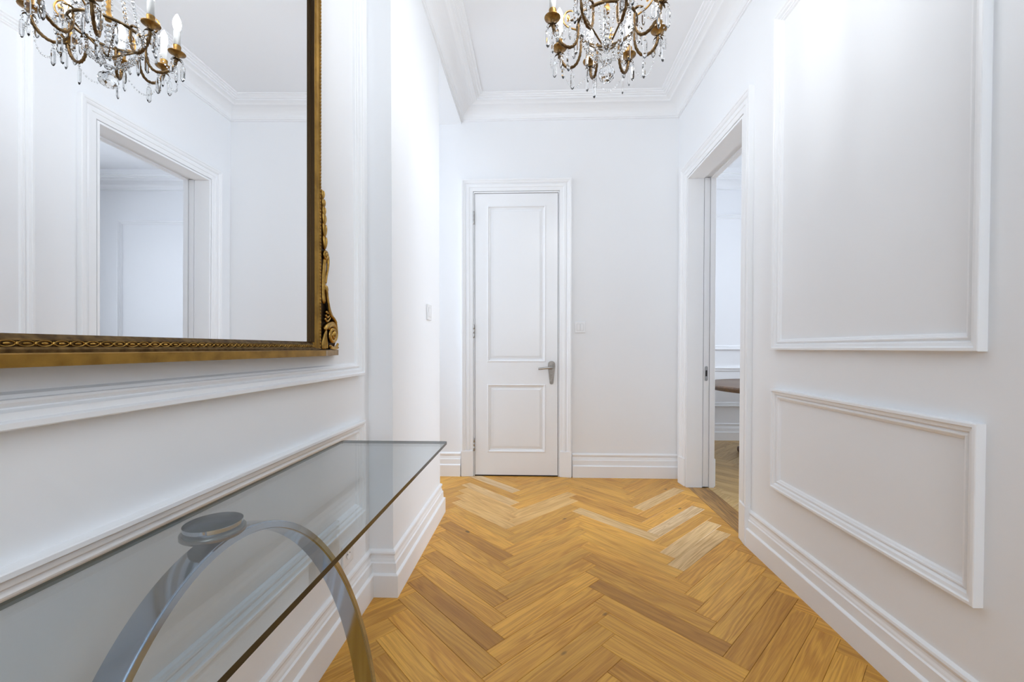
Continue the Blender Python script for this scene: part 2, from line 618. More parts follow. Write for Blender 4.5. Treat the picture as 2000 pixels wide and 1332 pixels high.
# ---- door_1: the closed panelled door in the back wall
door1 = struct(empty('door_1', (-0.17, YB, 0)), 'closed white two-panel door in the back wall', 'door')
on_back = lambda u, v, h: (u, YB - h, v)
casing(on_back, BX0 + 0.008, BX1 - 0.008, BZ + 0.000, door1)
to_local(boxes('jamb', [(BX0 + 0.012, BX0 + 0.018, YB - 0.009, YB + 0.14, 0, BZ - 0.004), (BX1 - 0.018, BX1 - 0.012, YB - 0.009, YB + 0.14, 0, BZ - 0.004), (BX0 + 0.018, BX1 - 0.018, YB - 0.009, YB + 0.14, BZ - 0.0145, BZ - 0.004), (BX0, BX0 + 0.012, YB + 0.002, YB + 0.14, 0, BZ), (BX1 - 0.012, BX1, YB + 0.002, YB + 0.14, 0, BZ), (BX0, BX1, YB + 0.002, YB + 0.14, BZ - 0.004, BZ)], TRIM, door1))
to_local(boxes('door_stop', [(BX0 + 0.01, BX1 - 0.01, YB + 0.045, YB + 0.09, 0, BZ)], BLACK, door1))
LX0, LX1, LZ0, LZ1 = -0.5265, 0.1835, 0.010, 2.4215
YF = YB - 0.003
panels = [(-0.421, 0.081, 0.983, 2.320), (-0.421, 0.081, 0.205, 0.793)]
bm = bmesh.new()
px0, px1 = panels[0][0], panels[0][1]
for b in ((LX0, px0, LZ0, LZ1), (px1, LX1, LZ0, LZ1), (px0, px1, LZ0, 0.205), (px0, px1, 0.793, 0.983), (px0, px1, 2.320, LZ1)):
    add_box(bm, b[0], b[1], YF, YF + 0.040, b[2], b[3])
leaf = to_local(from_bm('door_leaf', bm, DOORP, door1))
DPAN = [(0, 0.0), (0.003, 0.0035), (0.009, 0.0040), (0.013, 0.0), (0.016, -0.006), (0.026, -0.0085), (0.029, -0.0115), (0.031, -0.0115), (0.0315, -0.009),
        (0.049, -0.0065), (0.0495, -0.004), (0.052, -0.004)]
for u0, u1, v0, v1 in panels:
    bm = bmesh.new()
    fm = lambda a, b, h: (a, YF - h, b)
    add_sweep(bm, [(u0, v0), (u1, v0), (u1, v1), (u0, v1)], DPAN, fm, closed=True)
    k = 0.0515
    bm.faces.new([bm.verts.new(fm(x, y, -0.004)) for x, y in ((u0 + k, v0 + k), (u1 - k, v0 + k), (u1 - k, v1 - k), (u0 + k, v1 - k))])
    pn = to_local(from_bm('door_panel', bm, DOORP, door1))
for zc in (2.218, 1.247, 0.273):
    h_ = to_local(lathe('hinge', [(0, -0.056), (0.004, -0.056), (0.0075, -0.052), (0.0075, -0.018), (0.0068, -0.0175), (0.0068, -0.0165), (0.0075, -0.016), (0.0075, 0.016), (0.0068, 0.0165),
                                 (0.0068, 0.0175), (0.0075, 0.018), (0.0075, 0.052), (0.004, 0.056), (0, 0.056)], STEEL, door1, 14, (LX0 - 0.008, YF - 0.006, zc)))
    tag(h_, 'nickel butt hinge')
# handle: long shield plate with a lever
bm = bmesh.new()
HX, HZ = 0.131, 0.895
out = []
for a in range(9):
    t = math.pi * a / 8
    out.append((HX + 0.030 * math.cos(t), HZ + 0.072 + 0.026 * math.sin(t)))
out.append((HX - 0.031, HZ + 0.05))
for a in range(9):
    t = math.pi + math.pi * a / 8
    out.append((HX + 0.016 * math.cos(t), HZ - 0.085 + 0.016 * math.sin(t)))
out.append((HX + 0.031, HZ + 0.05))
fr_ = [bm.verts.new((x, YF - 0.007, z)) for x, z in out]
bk = [bm.verts.new((x, YF, z)) for x, z in out]
bm.faces.new(fr_)
for i in range(len(out)):
    j = (i + 1) % len(out)
    bm.faces.new((fr_[i], fr_[j], bk[j], bk[i]))
bmesh.ops.bevel(bm, geom=[e for e in bm.edges if all(v in fr_ for v in e.verts)], offset=0.002, segments=2, affect='EDGES')
plate = to_local(tag(from_bm('handle_plate', bm, BRONZE, door1), 'aged nickel handle plate'))
bm = bmesh.new()
add_tube(bm, smooth_path([(HX, YF - 0.004, 0.936), (HX, YF - 0.028, 0.936), (HX - 0.004, YF - 0.042, 0.936), (HX - 0.018, YF - 0.048, 0.936), (HX - 0.06, YF - 0.050, 0.934), (HX - 0.095, YF - 0.049, 0.930), (HX - 0.112, YF - 0.047, 0.928)], 26),
         [0.0115] * 8 + [0.010] * 18, 12)
lev = from_bm('lever', bm, STEEL, plate, True)
lev.matrix_parent_inverse = Matrix.Identity(4)

# ---- door_2: the doorway to the dining room with the parked pocket door
door2 = struct(empty('door_2', (XR, DY1, 0)), 'open doorway on the right leading to the dining room', 'doorway')
casing(on_right, DY0 - 0.004, DY1 + 0.004, DZ + 0.004, door2)
JY0, JY1, JZ = DY0 + 0.016, DY1 - 0.018, DZ - 0.014
to_local(boxes('jamb', [(XR - 0.009, 1.312, JY1, DY1, 0, DZ), (1.366, XR2, JY1, DY1, 0, DZ), (1.312, 1.366, JY1 + 0.014, DY1, 0, DZ)], TRIM, door2))
to_local(boxes('jamb', [(XR - 0.009, XR2, DY0, JY0, 0, DZ)], TRIM, door2))
to_local(boxes('head_lining', [(XR - 0.009, 1.312, JY0, JY1, JZ, DZ), (1.366, XR2, JY0, JY1, JZ, DZ), (1.312, 1.366, JY0, JY1, JZ + 0.011, DZ)], TRIM, door2))
pk = to_local(tag(bevel_box('pocket_door_leaf', (1.318, 1.361, JY1 + 0.003, JY1 + 0.0139, 0.006, JZ + 0.006), 0.0015, DOORP, door2), 'edge of the sliding door in its slot'))
bm = bmesh.new()
PZ, PX = 0.903, 1.3395
ov = []
for a in range(24):
    t = 2 * math.pi * a / 24
    ov.append((PX + 0.0115 * math.cos(t), PZ + 0.047 * (1 if math.sin(t) > 0 else -1) + 0.0115 * math.sin(t)))
A_ = [bm.verts.new((x, JY1 + 0.0005, z)) for x, z in ov]
B_ = [bm.verts.new((x, JY1 + 0.004, z)) for x, z in ov]
bm.faces.new(A_)
for i in range(24):
    j = (i + 1) % 24
    bm.faces.new((A_[i], A_[j], B_[j], B_[i]))
pull = from_bm('edge_pull', bm, STEEL, pk)
pull['label'] = 'nickel edge pull'
rec = boxes('edge_pull_slot', [(PX - 0.006, PX + 0.006, JY1 - 0.0006, JY1 + 0.002, PZ - 0.022, PZ + 0.026)], BLACK, pk)
# dining-room side casing, seen past the jamb
on_dining = lambda u, v, h: (XR2 + h, u, v)
casing(on_dining, DY0 - 0.004, DY1 + 0.004, DZ + 0.004, door2)

# ------------------------------------------------------------------ oak herringbone floor
floor = struct(boxes('floor', [(-2.75, XR + 0.19, Y0, YB + 0.13, -0.05, -0.012)], GAP), 'golden oak herringbone floor of the hall', 'floor')
floor2 = struct(boxes('floor', [(XR + 0.19, 5.1, 0.9, 5.15, -0.05, -0.012)], GAP), 'pale oak herringbone floor of the dining room', 'floor')

PL, PW = 0.6004, 0.08976
FX, FY = -0.6065, 1.9157
rng = random.Random(7)
TONES = [(1.0, 1.0, 1.0), (1.06, 1.05, 1.02), (0.94, 0.92, 0.88), (1.10, 1.12, 1.14), (0.90, 0.86, 0.80), (1.03, 1.0, 0.94), (0.97, 0.97, 0.98), (1.12, 1.10, 1.05)]
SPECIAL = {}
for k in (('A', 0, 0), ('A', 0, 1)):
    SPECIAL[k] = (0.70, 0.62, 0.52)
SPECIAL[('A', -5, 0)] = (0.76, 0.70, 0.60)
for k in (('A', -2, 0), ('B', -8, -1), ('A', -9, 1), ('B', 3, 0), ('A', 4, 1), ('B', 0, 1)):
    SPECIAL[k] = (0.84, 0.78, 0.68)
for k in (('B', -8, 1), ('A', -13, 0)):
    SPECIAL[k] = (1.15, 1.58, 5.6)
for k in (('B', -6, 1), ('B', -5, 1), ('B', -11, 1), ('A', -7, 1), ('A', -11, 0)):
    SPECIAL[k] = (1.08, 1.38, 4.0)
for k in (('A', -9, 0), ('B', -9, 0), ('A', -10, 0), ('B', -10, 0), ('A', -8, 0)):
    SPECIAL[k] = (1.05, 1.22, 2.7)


def clip(poly, a, b, c):
    """keep a*x+b*y<=c"""
    out = []
    for i in range(len(poly)):
        p, q = poly[i], poly[(i + 1) % len(poly)]
        dp, dq = a * p[0] + b * p[1] - c, a * q[0] + b * q[1] - c
        if dp <= 0:
            out.append(p)
        if (dp < 0 < dq) or (dq < 0 < dp):
            t = dp / (dp - dq)
            out.append((p[0] + t * (q[0] - p[0]), p[1] + t * (q[1] - p[1])))
    return out


def inset(poly, d_):
    n = len(poly)
    res = []
    for i in range(n):
        p0, p1, p2 = Vector(poly[i - 1]), Vector(poly[i]), Vector(poly[(i + 1) % n])
        a, b = (p1 - p0).normalized(), (p2 - p1).normalized()
        na, nb = Vector((-a.y, a.x)), Vector((-b.y, b.x))
        m = na + nb
        m = m / max(m.dot(na), 0.2)
        res.append(p1 + m * d_)
    return res


def area2(poly):
    return 0.5 * sum(poly[i - 1][0] * poly[i][1] - poly[i][0] * poly[i - 1][1] for i in range(len(poly)))


plank_cache = {}


def plank(parent, poly, cx, cy, ang, tone, mat=None):
    """poly in world XY; the plank's own x axis runs along its grain"""
    ca, sa = math.cos(-ang), math.sin(-ang)
    loc = [((x - cx) * ca - (y - cy) * sa, (x - cx) * sa + (y - cy) * ca) for x, y in poly]
    if area2(loc) < 0:
        loc = loc[::-1]
    clean = [p for i, p in enumerate(loc) if (Vector(p) - Vector(loc[i - 1])).length > 0.003]
    if len(clean) < 3 or area2(clean) < 0.0006:
        return None
    key = tuple((round(a, 4), round(b, 4)) for a, b in clean) + (mat.name if mat else '',)
    me = plank_cache.get(key)
    if me is None:
        bm = bmesh.new()
        o0 = inset(clean, 0.00045)
        o1 = inset(clean, 0.0014)
        top = [bm.verts.new((v.x, v.y, 0.0)) for v in o1]
        mid = [bm.verts.new((v.x, v.y, -0.0010)) for v in o0]
        bot = [bm.verts.new((v.x, v.y, -0.012)) for v in o0]
        bm.faces.new(top)
        n = len(top)
        for i in range(n):
            j = (i + 1) % n
            bm.faces.new((mid[i], mid[j], top[j], top[i]))
            bm.faces.new((bot[i], bot[j], mid[j], mid[i]))
        me = bpy.data.meshes.new('plank')
        bm.to_mesh(me)
        bm.free()
        me.materials.append(mat or OAK)
        plank_cache[key] = me
    o = bpy.data.objects.new('plank', me)
    col.objects.link(o)
    o.parent = parent
    o.location = (cx, cy, 0)
    o.rotation_euler = (0, 0, ang)
    o.color = (*tone, 1)
    return o


S2 = math.sqrt(0.5)
def uv(u, v):
    return (FX + (u + v) * S2, FY + (v - u) * S2)


for m in range(-4, 4):
    for k in range(-60, 70):
        for typ in 'AB':
            u0, v0 = (k * PW + m * PL, -k * PW + m * PL)
            if typ == 'A':
                q = [(u0, v0), (u0 + PL, v0), (u0 + PL, v0 + PW), (u0, v0 + PW)]
                ang = -math.pi / 4
            else:
                q = [(u0 + PL, v0), (u0 + PL + PW, v0), (u0 + PL + PW, v0 + PL), (u0 + PL, v0 + PL)]
                ang = math.pi / 4
            poly = [uv(*c) for c in q]
            cx = sum(p[0] for p in poly) / 4
            cy = sum(p[1] for p in poly) / 4
            if cy < -1.35 or cy > 3.95 or cx < -1.6 or cx > 1.6:
                continue
            reg = clip(clip(poly, 1, 0, XR + 0.008), 0, 1, YB - 0.004)
            if cy < YC1 - 0.25:
                reg = clip(reg, -1, 0, 0.746)
            else:
                reg = clip(reg, -1, 0, 1.35)
            if len(reg) < 3 or abs(area2(reg)) < 0.001:
                continue
            tone = SPECIAL.get((typ, k, m)) or rng.choice(TONES)
            j = 1 + rng.uniform(-0.04, 0.04)
            plank(floor, reg, cx, cy, ang, tuple(t * j for t in tone))

# threshold board in the doorway, grain across the opening
poly = [(XR + 0.009, DY0 + 0.017), (1.362, DY0 + 0.017), (1.362, JY1 - 0.001), (XR + 0.009, JY1 - 0.001)]
th = plank(floor, poly, 1.285, 2.89, 0.0, (1.0, 1.0, 1.0), OAK_DARK)
th.name = 'threshold_board'
th['label'] = 'dark figured oak threshold board'

# dining room floor: the same bond, paler boards
for m in range(-6, 8):
    for k in range(-40, 40):
        for typ in 'AB':
            u0, v0 = (k * PW + m * PL, -k * PW + m * PL)
            if typ == 'A':
                q = [(u0, v0), (u0 + PL, v0), (u0 + PL, v0 + PW), (u0, v0 + PW)]
                ang = -math.pi / 4
            else:
                q = [(u0 + PL, v0), (u0 + PL + PW, v0), (u0 + PL + PW, v0 + PL), (u0 + PL, v0 + PL)]
                ang = math.pi / 4
            poly = [(FX + 0.31 + (a + b) * S2, FY + 0.02 + (b - a) * S2) for a, b in q]
            cx = sum(p[0] for p in poly) / 4
            cy = sum(p[1] for p in poly) / 4
            if cx < 1.0 or cx > 3.3 or cy < 2.2 or cy > 5.4:
                continue
            reg = clip(clip(poly, -1, 0, -1.3625), 0, 1, 5.03)
            if cy > DY1 or cy < DY0:
                reg = clip(reg, -1, 0, -(XR2 + 0.004))
            if len(reg) < 3 or abs(area2(reg)) < 0.001:
                continue
            tone = rng.choice(TONES)
            plank(floor2, reg, cx, cy, ang, (tone[0] * 0.72, tone[1] * 0.95, tone[2] * 2.6))

# ------------------------------------------------------------------ dining room beyond the doorway
DXR, DYB = 5.0, 5.05
struct(boxes('wall_dining_back', [(XR2, DXR, DYB, DYB + 0.1, 0, ZC)], WALL), 'panelled white far wall of the dining room', 'wall')
struct(boxes('wall_dining_right', [(DXR, DXR + 0.1, 0.9, DYB + 0.1, 0, ZC)], WALL), 'white right wall of the dining room', 'wall')
struct(boxes('wall_dining_front', [(XR2, DXR, 0.9, 1.0, 0, ZC)], WALL), 'white near wall of the dining room', 'wall')
struct(boxes('ceiling_dining', [(XR2, DXR, 0.9, DYB + 0.1, ZC, ZC + 0.1)], CEIL), 'white ceiling of the dining room', 'ceiling')
struct(sweep('trim_8', [(XR2, DYB), (XR2, 1.0), (DXR, 1.0), (DXR, DYB)], [(t, h - 0.05 if h < ZC - 0.001 else h) for t, h in CROWN], xy, TRIM, closed=True), 'white coved cornice of the dining room', 'cornice')
struct(sweep('baseboard_dining', [(DXR, DYB), (XR2, DYB)], BASE, xy, TRIM), 'stepped white baseboard along the far dining room wall', 'baseboard')
on_dback = lambda u, v, h: (u, DYB - h, v)
panel(9, on_dback, 1.58, 2.66, 1.085, 2.69, 'tall white panel moulding behind the round wooden table')
panel(10, on_dback, 1.58, 2.66, 0.405, 0.872, 'low white panel moulding behind the round wooden table')
panel(11, on_dback, 2.84, 3.72, 1.085, 2.62, 'tall white dining room panel moulding seen in the mirror')
panel(12, on_dback, 2.84, 3.72, 0.405, 0.872, 'low white dining room panel moulding beyond the round table')

# ------------------------------------------------------------------ gilt overmantel mirror on the left wall
MX = -0.7285
mirror = empty('wall_mirror', (MX, 0, 1.077), (0, 0.008, 0.004))
tag(mirror, 'large antique gilt overmantel mirror with acanthus scroll hung on the left wall', 'mirror')
ML = Vector((0, 0, 1.077))                   # local = (X - MX, Y, z - 1.077)
GY0, GY1, GZ0, GZ1 = -0.06, 1.326, 1.122, 2.42
on_mir = lambda u, v, h: (h, u, v - 1.077)
boxes('mirror_glass', [(-0.004, 0.0, GY0 - 0.012, GY1 + 0.012, GZ0 - 1.077 - 0.012, GZ1 - 1.077 + 0.012)], MIRROR, mirror)
boxes('backing_board', [(-0.012, -0.0045, GY0 - 0.03, GY1 + 0.03, GZ0 - 1.077 - 0.02, GZ1 - 1.077 + 0.03)], GILT_DARK, mirror)
FP = [(0, -0.012), (0, 0.0075), (-0.002, 0.0095), (-0.007, 0.0105), (-0.010, 0.0135), (-0.020, 0.0150), (-0.024, 0.0120), (-0.026, 0.0125), (-0.028, 0.0150), (-0.037, 0.0155), (-0.041, 0.0130), (-0.042, -0.012)]
bm = bmesh.new()
add_sweep(bm, [(GY0, GZ0 - 0.02), (GY0, GZ1), (GY1, GZ1), (GY1, GZ0 - 0.02)], [(-t, h) for t, h in FP], on_mir)
from_bm('frame', bm, GILT, mirror)
# inner slip against the glass, near-black to paint in the cove's shadow
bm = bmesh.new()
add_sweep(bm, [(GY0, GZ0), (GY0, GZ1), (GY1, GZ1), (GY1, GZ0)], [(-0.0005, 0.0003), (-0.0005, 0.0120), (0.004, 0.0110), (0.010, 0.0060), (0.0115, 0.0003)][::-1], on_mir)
from_bm('frame_slip', bm, GILT_BLACK_SHADE, mirror)
# beading on the outer edge
bm = bmesh.new()
zz = GZ0 - 0.012
while zz < GZ1 + 0.03:
    for yy in (GY1 + 0.0325, GY0 - 0.0325):
        add_lathe(bm, [(0, -0.0052), (0.003, -0.0026), (0.0038, 0), (0.003, 0.0026), (0, 0.0052)], 6, (0.0150, yy, zz - 1.077))
    zz += 0.0112
yy = GY0
while yy < GY1:
    add_lathe(bm, [(0, -0.0038), (0.003, -0.002), (0.0040, 0), (0.003, 0.002), (0, 0.0038)], 6, (0.0150, yy, GZ1 + 0.0325 - 1.077), sy=1.3)
    yy += 0.0112
from_bm('edge_beading', bm, GILT, mirror, True)['kind'] = 'stuff'
# bottom rail
bm = bmesh.new()
prof = [(-0.012, 1.1245), (0.001, 1.1245), (0.0085, 1.1175), (0.0095, 1.1150), (0.0075, 1.1145), (0.0075, 1.1060), (0.0125, 1.1052), (0.0150, 1.1020), (0.0150, 1.0970), (-0.012, 1.0970)]
A_ = [bm.verts.new((h, GY0 - 0.042, z - 1.077)) for h, z in prof]
B_ = [bm.verts.new((h, GY1 + 0.041, z - 1.077)) for h, z in prof]
bm.faces.new(A_)
bm.faces.new(B_[::-1])
for i in range(len(prof)):
    j = (i + 1) % len(prof)
    bm.faces.new((A_[i], A_[j], B_[j], B_[i]))
from_bm('bottom_rail', bm, GILT_DARK, mirror)
# egg moulding along the bottom rail
bm = bmesh.new()
yy = GY0 - 0.02
while yy < GY1 + 0.025:
    c = Vector((0.0085, yy, 1.1105 - 1.077))
    m4 = Matrix.Translation(c) @ Matrix.Diagonal((0.0030, 0.0048, 0.0022, 1))
    bmesh.ops.create_uvsphere(bm, u_segments=10, v_segments=6, radius=1.0, matrix=m4)
    ring = [(c.x - 0.0002, c.y + 0.0098 * math.cos(2 * math.pi * a / 16), c.z + 0.0043 * math.sin(2 * math.pi * a / 16)) for a in range(17)]
    add_tube(bm, ring, 0.0011, 6, up=(1, 0, 0))
    bmesh.ops.create_uvsphere(bm, u_segments=6, v_segments=4, radius=1.0, matrix=Matrix.Translation(c + Vector((0, 0.0111, 0))) @ Matrix.Diagonal((0.0024, 0.0016, 0.0034, 1)))
    yy += 0.0222
from_bm('egg_moulding', bm, GILT_HI, mirror, True)['kind'] = 'stuff'
# shelf under the frame with swept-back ends
bm = bmesh.new()
plan = [(-0.0115, GY0 - 0.20), (0.004, GY0 - 0.195), (0.018, GY0 - 0.15), (0.030, GY0 - 0.08), (0.0375, GY0 - 0.035), (0.0375, 1.350), (0.029, 1.378), (0.018, 1.435), (0.006, 1.502), (0.0, 1.509), (-0.0115, 1.510)]
lv = [(0.0, 1.0795), (0.002, 1.0778), (0.002, 1.0955), (0.0, 1.0972)]
rings = [[bm.verts.new((x + (e if x > 0 else 0), y, z - 1.077)) for x, y in plan] for e, z in lv]
for A, B in zip(rings, rings[1:]):
    for i in range(len(plan)):
        j = (i + 1) % len(plan)
        bm.faces.new((A[i], A[j], B[j], B[i]))
bm.faces.new(rings[0][::-1])
bm.faces.new(rings[-1])
from_bm('bottom_shelf', bm, GILT, mirror)


# carved acanthus brackets on both sides, built as tapered carved strands
def spiral(cy, cz, r0, r1, a0, turns, n, rise=0.0):
    pts = []
    for i in range(n):
        t = i / (n - 1)
        rr = r0 + (r1 - r0) * t ** 0.8
        an = a0 + turns * 2 * math.pi * t
        pts.append((rise * t, cy + rr * math.cos(an), cz + rr * math.sin(an)))
    return pts


def ornament(sgn):
    bm = bmesh.new()
    yb = GY1 if sgn > 0 else GY0

    def tr_(pts, h):
        return [(h + p[0], yb + sgn * (p[1] - 1.326), p[2] - 1.077) for p in pts]

    def strand(ctrl, rad, h=0.010, n=22, flat=1.0):
        pts = smooth_path([(0, a, b) for a, b in ctrl], n)
        rr = [rad[0] + (rad[1] - rad[0]) * (i / (n - 1)) for i in range(n)]
        rr[0] *= 0.5
        add_tube(bm, tr_(pts, h), rr, 8, up=(1, 0, 0), flat=flat)

    # big volute and its eye
    vol = spiral(1.446, 1.152, 0.037, 0.006, math.radians(150), -2.1, 54, 0.008)
    add_tube(bm, tr_(vol, 0.010), [0.0088 - 0.004 * i / 53 for i in range(54)], 8, up=(1, 0, 0))
    bmesh.ops.create_uvsphere(bm, u_segments=12, v_segments=8, radius=1.0, matrix=Matrix.Translation(tr_([(0.008, 1.447, 1.153)], 0.010)[0]) @ Matrix.Diagonal((0.009, 0.009, 0.012, 1)))
    # cup leaf left of the volute and hanging fronds
    strand([(1.391, 1.165), (1.402, 1.178), (1.42, 1.186), (1.445, 1.192), (1.470, 1.182)], (0.0085, 0.006), 0.012)
    for a, b in ((1.378, 1.101), (1.388, 1.1005), (1.399, 1.1005), (1.410, 1.102)):
        strand([(1.402, 1.166), (0.5 * (a + 1.402) - 0.004, 1.14), (a - 0.001, 1.118), (a, b)], (0.0044, 0.0036), 0.012, 16)
    # foot leaf curling outwards
    strand([(1.424, 1.112), (1.444, 1.106), (1.466, 1.105), (1.482, 1.112), (1.489, 1.119)], (0.006, 0.004), 0.012, 18)
    strand([(1.430, 1.103), (1.452, 1.1015), (1.474, 1.102), (1.486, 1.106)], (0.0045, 0.0035), 0.014, 14)
    # sweeping acanthus strands from the volute upwards
    for q in range(5):
        e = q * 0.0085
        strand([(1.482 - e * 0.4, 1.150 + e * 1.2), (1.476 - e * 0.7, 1.186 + e * 0.6), (1.452 - e * 0.9, 1.212 + e * 0.4), (1.428 - e * 0.6, 1.236 + e), (1.414 - e * 0.45, 1.268 + e), (1.410 - e * 0.4, 1.300 + e * 0.4)],
               (0.0055, 0.0036), 0.011 + 0.0012 * q, 24)
    for q in range(3):
        strand([(1.392 + 0.004 * q, 1.205 + 0.012 * q), (1.406 + 0.003 * q, 1.196 + 0.014 * q), (1.422, 1.203 + 0.013 * q), (1.432, 1.212 + 0.012 * q)], (0.0048, 0.003), 0.013, 16)
    # stem with two small volutes
    strand([(1.398, 1.255), (1.396, 1.30), (1.396, 1.345), (1.400, 1.385), (1.406, 1.41)], (0.012, 0.010), 0.006, 20, 0.6)
    strand([(1.412, 1.262), (1.414, 1.285), (1.411, 1.30)], (0.004, 0.004), 0.011, 10)
    add_tube(bm, tr_(spiral(1.404, 1.306, 0.0125, 0.003, math.radians(-30), 1.5, 26, 0.004), 0.010), 0.0038, 7, up=(1, 0, 0))
    strand([(1.404, 1.325), (1.408, 1.35), (1.416, 1.376), (1.419, 1.402), (1.416, 1.42)], (0.003, 0.0055), 0.011, 16)
    add_tube(bm, tr_(spiral(1.401, 1.420, 0.0165, 0.004, math.radians(10), 1.6, 32, 0.005), 0.010), 0.0048, 7, up=(1, 0, 0))
    # chain of husk leaves
    for (a, b, c, d_) in ((1.399, 1.462, 0.0115, 0.024), (1.3965, 1.502, 0.0115, 0.026), (1.3935, 1.538, 0.0105, 0.022), (1.391, 1.566, 0.010, 0.019), (1.388, 1.592, 0.009, 0.018), (1.3835, 1.620, 0.0085, 0.017)):
        for s in (-1, 1):
            bmesh.ops.create_uvsphere(bm, u_segments=10, v_segments=8, radius=1.0,
                                      matrix=Matrix.Translation(tr_([(0, a + s * c * 0.42, b)], 0.008)[0]) @ Matrix.Rotation(-sgn * s * 0.22, 4, 'X') @ Matrix.Diagonal((0.008, c * 0.55, d_, 1)))
    o = from_bm('acanthus_bracket', bm, GILT_HI, mirror, True)
    # ground plate behind the carving
    outl = [(1.380, 1.0985), (1.470, 1.0985), (1.485, 1.13), (1.480, 1.175), (1.455, 1.215), (1.428, 1.25), (1.416, 1.30), (1.412, 1.36), (1.418, 1.41), (1.408, 1.45), (1.403, 1.50), (1.398, 1.56), (1.392, 1.615), (1.380, 1.635)]
    gb = bmesh.new()
    A = [gb.verts.new((-0.004, yb + sgn * (a - 1.326), b - 1.077)) for a, b in outl]
    B = [gb.verts.new((0.006, yb + sgn * (a - 1.326), b - 1.077)) for a, b in outl]
    gb.faces.new(A)
    gb.faces.new(B[::-1])
    for i in range(len(outl)):
        j = (i + 1) % len(outl)
        gb.faces.new((A[i], A[j], B[j], B[i]))
    from_bm('bracket_ground', gb, GILT_BLACK_SHADE, o)
    return o


ornament(1)
ornament(-1)

# ------------------------------------------------------------------ glass console table on a chrome arch
TZ = 0.771
console = tag(empty('console_table', (-0.492, 0.45, 0)), 'glass-topped console table on bent chrome arches below the mirror', 'table')
bm = bmesh.new()
add_box(bm, -0.698, -0.318, -0.52, 1.468, TZ - 0.010, TZ)
bmesh.ops.bevel(bm, geom=[e for e in bm.edges if abs(e.verts[0].co.z - e.verts[1].co.z) > 0.005], offset=0.004, segments=3, affect='EDGES')
top = to_local(from_bm('glass_top', bm, [PLATE, EDGE, EDGE2], console))
for f in top.data.polygons:
    if abs(f.normal.z) < 0.5:
        f.material_index = 1 if f.normal.x > 0.3 else 2
top['label'] = 'clear plate glass top'


def arch(px, py, kx, a, zt, wid, th, lam, n=64):
    e = Vector((kx, 1)).normalized()
    nn = Vector((e.y, -e.x))
    nr = Vector((nn.x, nn.y, lam)).normalized()      # the arch leans back towards the wall
    bm = bmesh.new()
    secs = []
    for i in range(n + 1):
        t = math.pi * i / n
        c_, s_ = math.cos(t), math.sin(t)
        sec = []
        for aa, hh in ((a, zt), (a - th, zt - th)):
            for wv in (0.0, -wid):
                s = aa * c_
                dz = hh * s_ - zt
                sec.append((px + e.x * s - lam * nn.x * dz + nr.x * wv, py + e.y * s - lam * nn.y * dz + nr.y * wv, max(zt + dz + nr.z * wv, 0.0)))
        secs.append(sec)
    vs = [[bm.verts.new(p) for p in s] for s in secs]
    for A, B in zip(vs, vs[1:]):
        for i, j in ((0, 1), (1, 3), (3, 2), (2, 0)):
            bm.faces.new((A[i], A[j], B[j], B[i]))
    bm.faces.new(vs[0])
    bm.faces.new(vs[-1])
    bmesh.ops.recalc_face_normals(bm, faces=bm.faces[:])
    long_edges = [ed for ed in bm.edges if len(ed.link_faces) == 2 and ed.calc_face_angle(0) > 0.8 and ed.verts[0].co.z != ed.verts[1].co.z]
    bmesh.ops.bevel(bm, geom=long_edges, offset=0.003, segments=3, affect='EDGES')
    o = to_local(from_bm('chrome_arch', bm, CHROME, console, True))
    o['label'] = 'polished chrome arch leg'
    try:
        o.data.set_sharp_from_angle(angle=math.radians(35))
    except Exception:
        pass
    return o


arch(-0.596, 0.822, 0.149, 0.405, 0.735, 0.060, 0.018, 0.10)
arch(-0.440, -0.02, -0.149, 0.405, 0.735, 0.060, 0.018, -0.10)
for cx, cy in ((-0.638, 0.795), (-0.470, -0.02)):
    d0 = to_local(lathe('disc_plate', [(0, 0.7355), (0.052, 0.7355), (0.0545, 0.738), (0.0545, 0.7455), (0.052, 0.748), (0, 0.748)], DSTEEL, console, 48, (cx, cy, 0)))
    d1 = lathe('glass_mount_disc', [(0, 0.0), (0.0485, 0.0), (0.0495, 0.001), (0.0495, 0.0120)], CHROME, console, 64, (0, 0, 0))
    d1.location = (cx + 0.492, cy - 0.45, 0.7482)
    d2 = lathe('disc_face', [(0.0495, 0.0), (0.0490, 0.0006), (0.0, 0.0006)], PUCK, console, 64, (0, 0, 0))
    d2.location = (cx + 0.492, cy - 0.45, 0.7600)

# ------------------------------------------------------------------ crystal chandelier
CX, CY = 0.272, 1.640
chand = tag(empty('chandelier', (CX, CY, 2.13)), 'eight-arm brass and crystal chandelier with candle bulbs hanging from the hall ceiling', 'chandelier')
ZB = 2.13
Z = lambda z: z - ZB                       # local heights


def prism_prof(L, r_):
    return [(0, 0), (r_ * 0.75, -0.006), (r_, -0.014), (r_, -(L - 0.014)), (r_ * 0.6, -(L - 0.005)), (0, -L)]


def pendant_mesh(L, r_):
    bm = bmesh.new()
    add_lathe(bm, [(0, 0), (0.0048, -0.005), (0.0048, -0.008), (0, -0.013)], 6, (0, 0, 0))
    add_lathe(bm, prism_prof(L, r_), 6, (0, 0, -0.0145), 0.0, 1.0, 0.62)
    bmesh.ops.recalc_face_normals(bm, faces=bm.faces[:])
    me = bpy.data.meshes.new('prism_pendant')
    bm.to_mesh(me)
    bm.free()
    me.materials.append(CRYSTAL)
    return me


PEND = pendant_mesh(0.072, 0.0088)
PEND_S = pendant_mesh(0.054, 0.0078)


def put(name, me, parent, loc, rz=0.0):
    o = bpy.data.objects.new(name, me)
    col.objects.link(o)
    o.parent = parent
    o.location = loc
    o.rotation_euler = (0, 0, rz)
    return o


